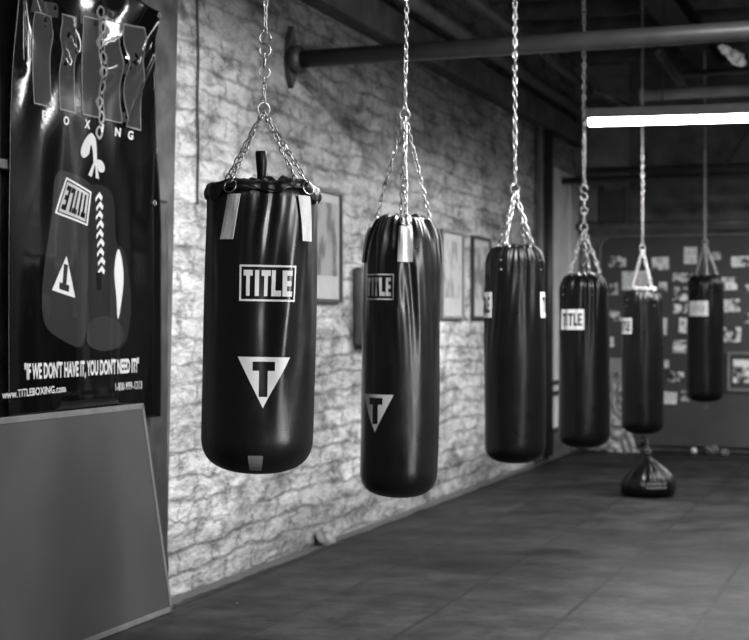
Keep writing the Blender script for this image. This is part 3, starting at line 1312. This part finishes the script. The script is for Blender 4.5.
# laces and bow
lace = []
for k in range(9):
    y = 196 + k * 9.2
    x = 98 + (k % 2) * .6 + k * .3
    lace.append([(x - 3, y + 2), (x + 1, y - 4), (x + 4, y + 1), (x + 3, y + 5), (x, y + 1), (x - 3, y + 6)])
bprint('printed_laces', pxpoly(*lace), M['bprint'], .003, 'white printed lacing')
bprint('lace_gap', pxpoly([(96, 272), (101, 273), (101, 290), (97, 290)]), M['vinyl_banner'], .003, 'dark gap below the printed lacing')
bow = [spline([(91, 133), (95, 139), (96, 150), (96, 164), (93, 163), (92, 150), (90, 145), (88, 154), (83, 158), (80, 153), (82, 144), (86, 137)], 4),
       spline([(96, 160), (101, 161), (104, 167), (103, 172), (99, 172), (97, 168)], 4),
       [(92.5, 163), (94.3, 164), (91, 177), (87.5, 175)], [(94.6, 164), (96.2, 164), (98.5, 179), (95, 178)]]
bprint('printed_bow', pxpoly(*bow), glossy('banner_bow_grey', .3, .25), .0034, 'pale printed bow of the laces')
# printed chain down the middle
bm = bmesh.new()
for k in range(9):
    y = 12 + k * 15
    cxp = 101 if k % 2 else 99
    outer = spline([(cxp - 4, y), (cxp, y - 7), (cxp + 4, y), (cxp, y + 8)], 4)
    inner = [(cxp + (a - cxp) * .5, y + (c - y) * .6) for a, c in outer]
    P = [on_banner(a, c) for a, c in outer]; Q = [on_banner(a, c) for a, c in inner]
    for i in range(len(P)):
        j = (i + 1) % len(P)
        poly2(bm, [P[i], P[j], Q[j], Q[i]])
bprint('printed_chain', bm, M['bgrey'], .003, 'grey printed chain above the gloves')
# grommets
for (px, py) in ((20, -8), (154, 16), (154, 203)):
    y, z = on_banner(px, py)
    bm = bmesh.new(); ring(bm, Vector((bsurf(y, z) + .003, y, z)) - bo, (1, 0, 0), .012, .003)
    obj('grommet', bm, M['steel'], bn, True)

# small bracket at the far left
y, z = on_left(9, 167, .03)
t = thing('wall_bracket', 'short grey bracket on the wall at the left edge of the banner', 'bracket', (.03, y - .3, z))
bm = bmesh.new(); box(bm, 0, .05, -.1, .3, -.02, .02, .004); obj('arm', bm, M['dark_iron'], t)

# dark roll of cloth hanging behind the banner's right edge down to the floor
ya, yb_ = on_left(140, 300, .035)[0], on_left(165.5, 300, .035)[0]
t = thing('hanging_cloth', 'black wrinkled cloth strip hanging on the wall behind banner and board', 'cloth', (.035, (ya + yb_) / 2, .2))
bm = bmesh.new()
rows = []
for j in range(80):
    z = .12 + (1.98 - .12) * j / 79
    row = []
    for i in range(17):
        u = i / 16
        y = ya + (yb_ - ya) * u + .006 * noise.noise(Vector((z * 3, 0, 2))) * u
        x = .002 + .006 * (1 + noise.noise(Vector((u * 2, z * 9, 1)))) + .01 * abs(noise.noise(Vector((u * 3, z * 3, 5))))
        row.append(bm.verts.new((x, y - (ya + yb_) / 2, z - .2)))
    rows.append(row)
for j in range(79):
    for i in range(16):
        bm.faces.new((rows[j][i], rows[j][i + 1], rows[j + 1][i + 1], rows[j + 1][i]))
o = obj('cloth', bm, mat('black_cloth', .02, .5, var=.3), t, True)
md = o.modifiers.new('thickness', 'SOLIDIFY'); md.thickness = .003; md.offset = 1

# ================================================================== LEANING BOARD
XT = .125
ty, tz = on_left(143, 405, XT)
fx, fy = bag_pos(172, 7.16)
t = thing('leaning_board', 'large grey board leaning against the wall under the banner', 'board', (fx, fy, 0))
L = 2.6
H = math.hypot(tz, fx - XT)
lean = math.atan2(fx - XT, tz)
bm = bmesh.new()
TH = .022
box(bm, -TH, 0, -L, 0, 0.0, H, .002)
Mx = Matrix.Rotation(-lean, 4, 'Y')
for v in bm.verts:
    v.co = Mx @ v.co
sk = (ty - fy) / tz
for v in bm.verts:
    v.co.y += v.co.z * sk * 1.0
    v.co.z += .004
obj('panel', bm, M['board'], t)
for nm, (xa, xb_, yaa, ybb, zaa, zbb) in (('top_trim', (-TH - .002, .003, -L, .002, H - .022, H + .004)),
                                          ('side_trim', (-TH - .002, .003, -.018, .004, 0, H)),
                                          ('bottom_trim', (-TH - .002, .003, -L, .002, 0, .025))):
    bm = bmesh.new(); box(bm, xa, xb_, yaa, ybb, zaa, zbb, .002)
    for v in bm.verts:
        v.co = Mx @ v.co
    for v in bm.verts:
        v.co.y += v.co.z * sk
        v.co.z += .004
    obj(nm, bm, M['board_edge'], t)


# ================================================================== PICTURES ON THE BRICK WALL
def poster_mat(seed, lo, hi):
    t = NT('poster_print')
    mp = t.n('ShaderNodeMapping')
    mp.inputs['Location'].default_value = (seed * 3.1, seed * 1.7, seed)
    mp.inputs['Scale'].default_value = (1, 1, .7)
    t.l(t.objc(), mp.inputs['Vector'])
    t.color(t.ramp(t.noise(7, 4, .6, vec=mp.outputs[0]), [(.42, lo), (.52, hi * .9), (.7, hi)]))
    t.b.inputs['Roughness'].default_value = .35
    return t.m


for i, (pa, pb, lab, lo, hi) in enumerate((
        ((297, 184), (338, 303), 'framed picture on the brick wall behind the nearest bag', .10, .3),
        ((439, 231), (460.5, 319), 'left of two narrow framed prints on the brick wall between bags two and three', .2, .42),
        ((470, 236), (487.5, 319), 'right of two narrow framed prints, touching the third bag in view', .16, .42))):
    ya = on_left(pa[0], 300, .0)[0]
    yb_, zb_ = on_left(pb[0], pb[1], .0)
    zt_ = on_left(pb[0], (193, 233, 239)[i], .0)[1]
    W, Hh = yb_ - ya, zt_ - zb_
    t = thing('framed_picture', lab, 'picture', (0.0, (ya + yb_) / 2, zb_), 0, 'framed pictures on the brick wall')
    bm = bmesh.new(); fr = .022
    box(bm, .003, .035, -W / 2, -W / 2 + fr, 0, Hh); box(bm, .003, .035, W / 2 - fr, W / 2, 0, Hh)
    box(bm, .003, .035, -W / 2 + fr, W / 2 - fr, 0, fr); box(bm, .003, .035, -W / 2 + fr, W / 2 - fr, Hh - fr, Hh)
    obj('frame', bm, M['frame_dark'] if i != 1 else M['frame_mid'], t)
    bm = bmesh.new(); box(bm, .004, .018, -W / 2 + fr, W / 2 - fr, fr, Hh - fr)
    obj('mat_board', bm, mat('pale_mount', .38, .5, var=.08), t)
    bm = bmesh.new(); box(bm, .018, .020, -W / 2 + .07, W / 2 - .07, .17, Hh - .08)
    obj('print', bm, poster_mat(i + 1, lo, hi), t)

# padded dark target on the wall behind bag two
ya, zc_ = on_left(352, 346, 0); yb_ = on_left(372, 300, 0)[0]
zt_ = on_left(352, 267, 0)[1]
t = thing('wall_pad', 'dark padded panel on the brick wall half hidden by the second bag', 'pad', (0, (ya + yb_) / 2, zc_))
bm = bmesh.new(); W = (yb_ - ya); box(bm, .004, .07, -W / 2, W / 2, 0, zt_ - zc_, .02)
obj('pad', bm, mat('dark_pad', .05, .6, var=.4, vscale=8), t, True)

# thin cable down the wall
y, z = on_left(196, 20, 0); y2_, z2_ = on_left(198, 205, 0)
bm = bmesh.new(); tube(bm, [(.012, y + .006 * math.sin(k * 1.3), 3.34 + (z2_ - 3.34) * k / 14) for k in range(15)], .006, 6)
tag(obj('wall_cable', bm, M['cable']), 'thin dark cable hanging down the brick wall left of the nearest chain', 'cable')
# fallen lump of plaster at the wall foot
y, z = on_left(325, 527, .05)
bm = bmesh.new(); bmesh.ops.create_icosphere(bm, subdivisions=3, radius=1)
for v in bm.verts:
    d = 1 + .35 * noise.noise(v.co * 1.6)
    v.co = Vector((v.co.x * .06 * d, v.co.y * .09 * d, (max(v.co.z, -.6)) * .07 * d + .042))
o = obj('plaster_lump', bm, mat('plaster_pale', .25, .9, bump=.4), smooth=False); o.location = (.06, y, 0)
tag(o, 'pale lump of fallen plaster on the floor at the wall foot', 'rubble')

# ================================================================== DOOR ON THE LEFT WALL NEAR THE CORNER
ya = on_left(546, 300, .03)[0]; yb_ = YF - .06
bm = bmesh.new()
box(bm, .0, .05, ya, yb_, .30, 3.0, .004)
dr = struct('door_1', bm, M['door_paint'])
bm = bmesh.new()
for (zaa, zbb) in ((.76, .80), (.65, .69), (.27, .31)):
    box(bm, .05, .075, ya, yb_, zaa, zbb)
obj('rail', bm, M['frame_dark'], dr)
bm = bmesh.new(); box(bm, .05, .07, ya + .1, ya + .18, .9, 2.9); box(bm, .05, .07, yb_ - .5, yb_ - .42, .9, 2.9)
obj('panel_moulding', bm, M['door_paint'], dr)
bm = bmesh.new(); box(bm, .0, .06, ya, yb_, 0, .27); struct('baseboard_left', bm, M['dark_wall'])
# far wall pale pier pieces above the board
for i, (pa, pb, y_t, y_b, mm) in enumerate(((578, 598, 188, 222, 'plaster'), (604, 622, 190, 222, 'frame_dark'), (622, 626, 188, 224, 'pipe'), (600, 604, 186, 224, 'pipe'))):
    a = on_far(pa, y_b, YF - .05); c = on_far(pb, y_t, YF - .05)
    bm = bmesh.new(); box(bm, a[0], c[0], YF - .07, YF - .041, a[1], c[1]); struct('trim_%d' % (30 + i), bm, M[mm])

# ================================================================== PHOTO BOARD ON THE FAR WALL
YP = YF - .10
xl, zt_ = on_far(600, 237, YP)
_, zbt = on_far(690, 446, YP)
XP1 = 4.2
t = thing('pin_board', 'large dark grey board with a rounded corner standing at the far wall, covered in photos', 'board', (xl, YP, zbt))
bm = bmesh.new()
rc = .14
prof = [(0, 0), (XP1 - xl, 0), (XP1 - xl, zt_ - zbt)] + [(rc - rc * math.sin(k / 8 * PI / 2), zt_ - zbt - rc + rc * math.cos(k / 8 * PI / 2)) for k in range(9)]
f0 = [bm.verts.new((a, 0, c)) for a, c in prof]; f1 = [bm.verts.new((a, .04, c)) for a, c in prof]
bm.faces.new(f0); bm.faces.new(f1[::-1])
for k in range(len(prof)):
    bm.faces.new((f0[k], f0[(k + 1) % len(prof)], f1[(k + 1) % len(prof)], f1[k]))
bmesh.ops.recalc_face_normals(bm, faces=bm.faces)
obj('panel', bm, M['panel'], t)
bm = bmesh.new()
tube(bm, [(a, -.003, c) for a, c in [(0, 0)] + prof[3:][::-1] + [(XP1 - xl, zt_ - zbt)]], .012, 8)
obj('edge_trim', bm, M['frame_mid'], t)
bm = bmesh.new()
for xx in (.1, 1.2, 2.3, 3.4):
    box(bm, xx, xx + .08, .0, .04, -zbt, 0)
obj('feet', bm, M['joist'], t)

photo_mats = []
for i in range(7):
    tt = NT('photo_print')
    mp = tt.n('ShaderNodeMapping'); mp.inputs['Location'].default_value = (i * 2.7, i * 1.3, i * 4.1)
    tt.l(tt.coord(), mp.inputs['Vector'])
    k = (.7, .8, .85, .5, .7, .8, .6)[i]
    tt.color(tt.ramp(tt.noise(14, 2, .5, vec=mp.outputs[0]), [(.40, .02), (.5, k * .6), (.6, k)]))
    tt.b.inputs['Roughness'].default_value = .4
    photo_mats.append(tt.m)
pale = mat('pale_photo', .6, .5, var=.4, vscale=25)
photos = [
    (609, 626, 256, 267, 'dark photo with a white figure at the top left of the board'),
    (652, 669, 257, 270, 'mid grey photo high on the board just right of the fifth bag\'s chains'),
    (622, 647, 271, 290, 'large pale print on the board directly above the fifth bag'),
    (610, 618, 283, 295, 'small grey photo left of the large pale print'),
    (610, 624, 310, 321, 'photo with a pale curve left of the fifth bag\'s top'),
    (659, 667, 282, 292, 'small pale photo at the right rim of the fifth bag'),
    (673, 693, 273, 282, 'low wide photo left of the farthest bag\'s top rim'),
    (684, 697, 247, 264, 'upright pale photo left of the farthest bag\'s chains'),
    (673, 689, 287, 301, 'bright photo just above the darkest print left of the farthest bag'),
    (673, 688, 304, 313, 'darkest small print left of the farthest bag\'s patch'),
    (712, 721, 252, 260, 'tiny grey photo right of the farthest bag\'s chains'),
    (731, 752, 256, 267, 'wide photo with a pale curve high at the right edge of the picture'),
    (722, 737, 277, 290, 'dark photo with a pale shape touching the farthest bag\'s top right'),
    (724, 740, 299, 312, 'photo with a pale slanting shape right of the farthest bag'),
    (744, 758, 313, 323, 'small pale photo cut by the picture\'s right edge'),
    (679, 688, 318, 333, 'narrow upright photo below the darkest print'),
    (673, 688, 340, 353, 'photo with a pale round shape left of the farthest bag\'s middle'),
    (660, 667, 318, 335, 'narrow pale photo at the right side of the fifth bag'),
    (722, 741, 327, 342, 'photo with a bright stripe right of the farthest bag\'s middle'),
    (608, 614, 337, 347, 'small pale slip between the fourth and fifth bags'),
    (663, 669, 360, 368, 'smallest pale scrap right of the fifth bag'),
    (666, 675, 371, 382, 'left of two tiny round-looking photos low on the board'),
    (677, 684, 372, 381, 'right of two tiny round-looking photos low on the board'),
    (663, 677, 392, 404, 'lowest bright photo right of the fifth bag'),
    (681, 690, 391, 401, 'small photo at the lower left of the farthest bag'),
    (746, 756, 284, 293, 'faint small photo at the picture\'s right edge below the pale curve photo'),
]
random.seed(4)
for i, (xa, xb_, ya_, yb2, lab) in enumerate(photos):
    a = on_far(xa, yb2, YP); c = on_far(xb_, ya_, YP)
    w_, h_ = c[0] - a[0], c[1] - a[1]
    bm = bmesh.new(); box(bm, -w_ / 2, w_ / 2, -.003, 0, -h_ / 2, h_ / 2)
    m = pale if i in (2, 7, 17, 19, 20, 23) else photo_mats[i % 7]
    o = obj('pinned_photo', bm, m)
    o.location = ((a[0] + c[0]) / 2, YP - .001, (a[1] + c[1]) / 2)
    o.rotation_euler = (0, random.uniform(-.05, .05), 0)
    tag(o, lab, 'photo', 'photos pinned on the far board')
# framed picture on the board
a = on_far(727.5, 391, YP); c = on_far(766, 352, YP)
w_, h_ = c[0] - a[0], c[1] - a[1]
t = thing('framed_photo', 'framed dark photo with pale frame low on the board at right', 'picture', ((a[0] + c[0]) / 2, YP - .002, a[1]))
bm = bmesh.new(); fr = .03
box(bm, -w_ / 2, -w_ / 2 + fr, -.025, 0, 0, h_); box(bm, w_ / 2 - fr, w_ / 2, -.025, 0, 0, h_)
box(bm, -w_ / 2 + fr, w_ / 2 - fr, -.025, 0, 0, fr); box(bm, -w_ / 2 + fr, w_ / 2 - fr, -.025, 0, h_ - fr, h_)
obj('frame', bm, M['frame_mid'], t)
bm = bmesh.new(); box(bm, -w_ / 2 + fr, w_ / 2 - fr, -.012, -.001, fr, h_ - fr); obj('backing', bm, M['frame_dark'], t)
bm = bmesh.new(); box(bm, -w_ / 2 + .06, w_ / 2 - .06, -.015, -.012, .09, h_ - .08); obj('print', bm, photo_mats[1], t)

# pale crumpled plastic sheet leaning in the corner
xa, zaa = on_far(607, 452, YF - .3); xb_, _ = on_far(641, 452, YF - .3)
ztp = on_far(607, 372, YF - .3)[1]
t = thing('plastic_sheet', 'crumpled pale plastic sheet heaped at the left end of the board', 'sheet', ((xa + xb_) / 2, YF - .3, 0))
bm = bmesh.new()
rows = []
for j in range(41):
    v = j / 40
    row = []
    for i in range(31):
        u = i / 30
        wid = (xb_ - xa) * (1 - .62 * v ** .6)
        x = -(xb_ - xa) / 2 + wid * u
        nn = noise.noise(Vector((u * 4, v * 7, 1)))
        y = .12 * v + .05 * (1 - abs(nn) * 2) - .05
        row.append(bm.verts.new((x, y - .04, ztp * v + .0 + (.02 * nn if j else 0))))
    rows.append(row)
for j in range(40):
    for i in range(30):
        bm.faces.new((rows[j][i], rows[j][i + 1], rows[j + 1][i + 1], rows[j + 1][i]))
o = obj('sheet', bm, M['plastic'], t)
md = o.modifiers.new('thickness', 'SOLIDIFY'); md.thickness = .004
# pale box above the sheet
a = on_far(607, 372, YP); c = on_far(622, 358, YP)
bm = bmesh.new(); box(bm, a[0], c[0], YP - .05, YP - .002, a[1], c[1], .003)
tag(obj('notice_box', bm, mat('pale_box', .22, .6)), 'small pale box on the board above the plastic sheet', 'box')

# small things lying along the foot of the board
t = None


def blob(name, px, py, D, r, m, lab, cat, group=None, flat=.8, seed=0):
    x, _ = on_far(px, py, D)
    bm = bmesh.new(); bmesh.ops.create_icosphere(bm, subdivisions=3, radius=r)
    for v in bm.verts:
        k = 1 + .55 * noise.noise(v.co / r * 1.8 + Vector((seed, 0, 0)))
        v.co = Vector((v.co.x * k * 1.3, v.co.y * k, v.co.z * k * flat))
    mn = min(v.co.z for v in bm.verts)
    for v in bm.verts:
        v.co.z -= mn
    o = obj(name, bm, m)
    o.location = (x, D, 0)
    return tag(o, lab, cat, group)


x, _ = on_far(694, 449, 16.15)
bm = bmesh.new(); bmesh.ops.create_uvsphere(bm, u_segments=20, v_segments=12, radius=.033)
o = obj('ball', bm, M['patch'], smooth=True); o.location = (x, 16.15, .033)
tag(o, 'small white ball on the floor in front of the board', 'ball')
rg = mat('grey_rag', .1, .9, var=.4, vscale=20)
for i, (px, r, lab, m) in enumerate(((712, .055, 'crumpled grey rag right of the small white ball', rg),
                                     (724, .04, 'small crumpled rag below the farthest bag', rg),
                                     (562, .06, 'pale rubble lump at the floor corner left of the fourth bag', M['plaster']),
                                     (570, .05, 'grey rubble lump on the floor corner under the fourth bag\'s left edge', rg),
                                     (600, .07, 'pale rubble lump on the floor at the fourth bag\'s right edge', M['plaster']),
                                     (588, .055, 'grey rubble lump on the floor behind the fourth bag', rg))):
    blob('rag' if i < 2 else 'rubble', px, 450, 16.1 - .1 * (i % 2), r, m, lab, 'rag' if i < 2 else 'rubble',
         'litter along the far wall', seed=i * 3.3)
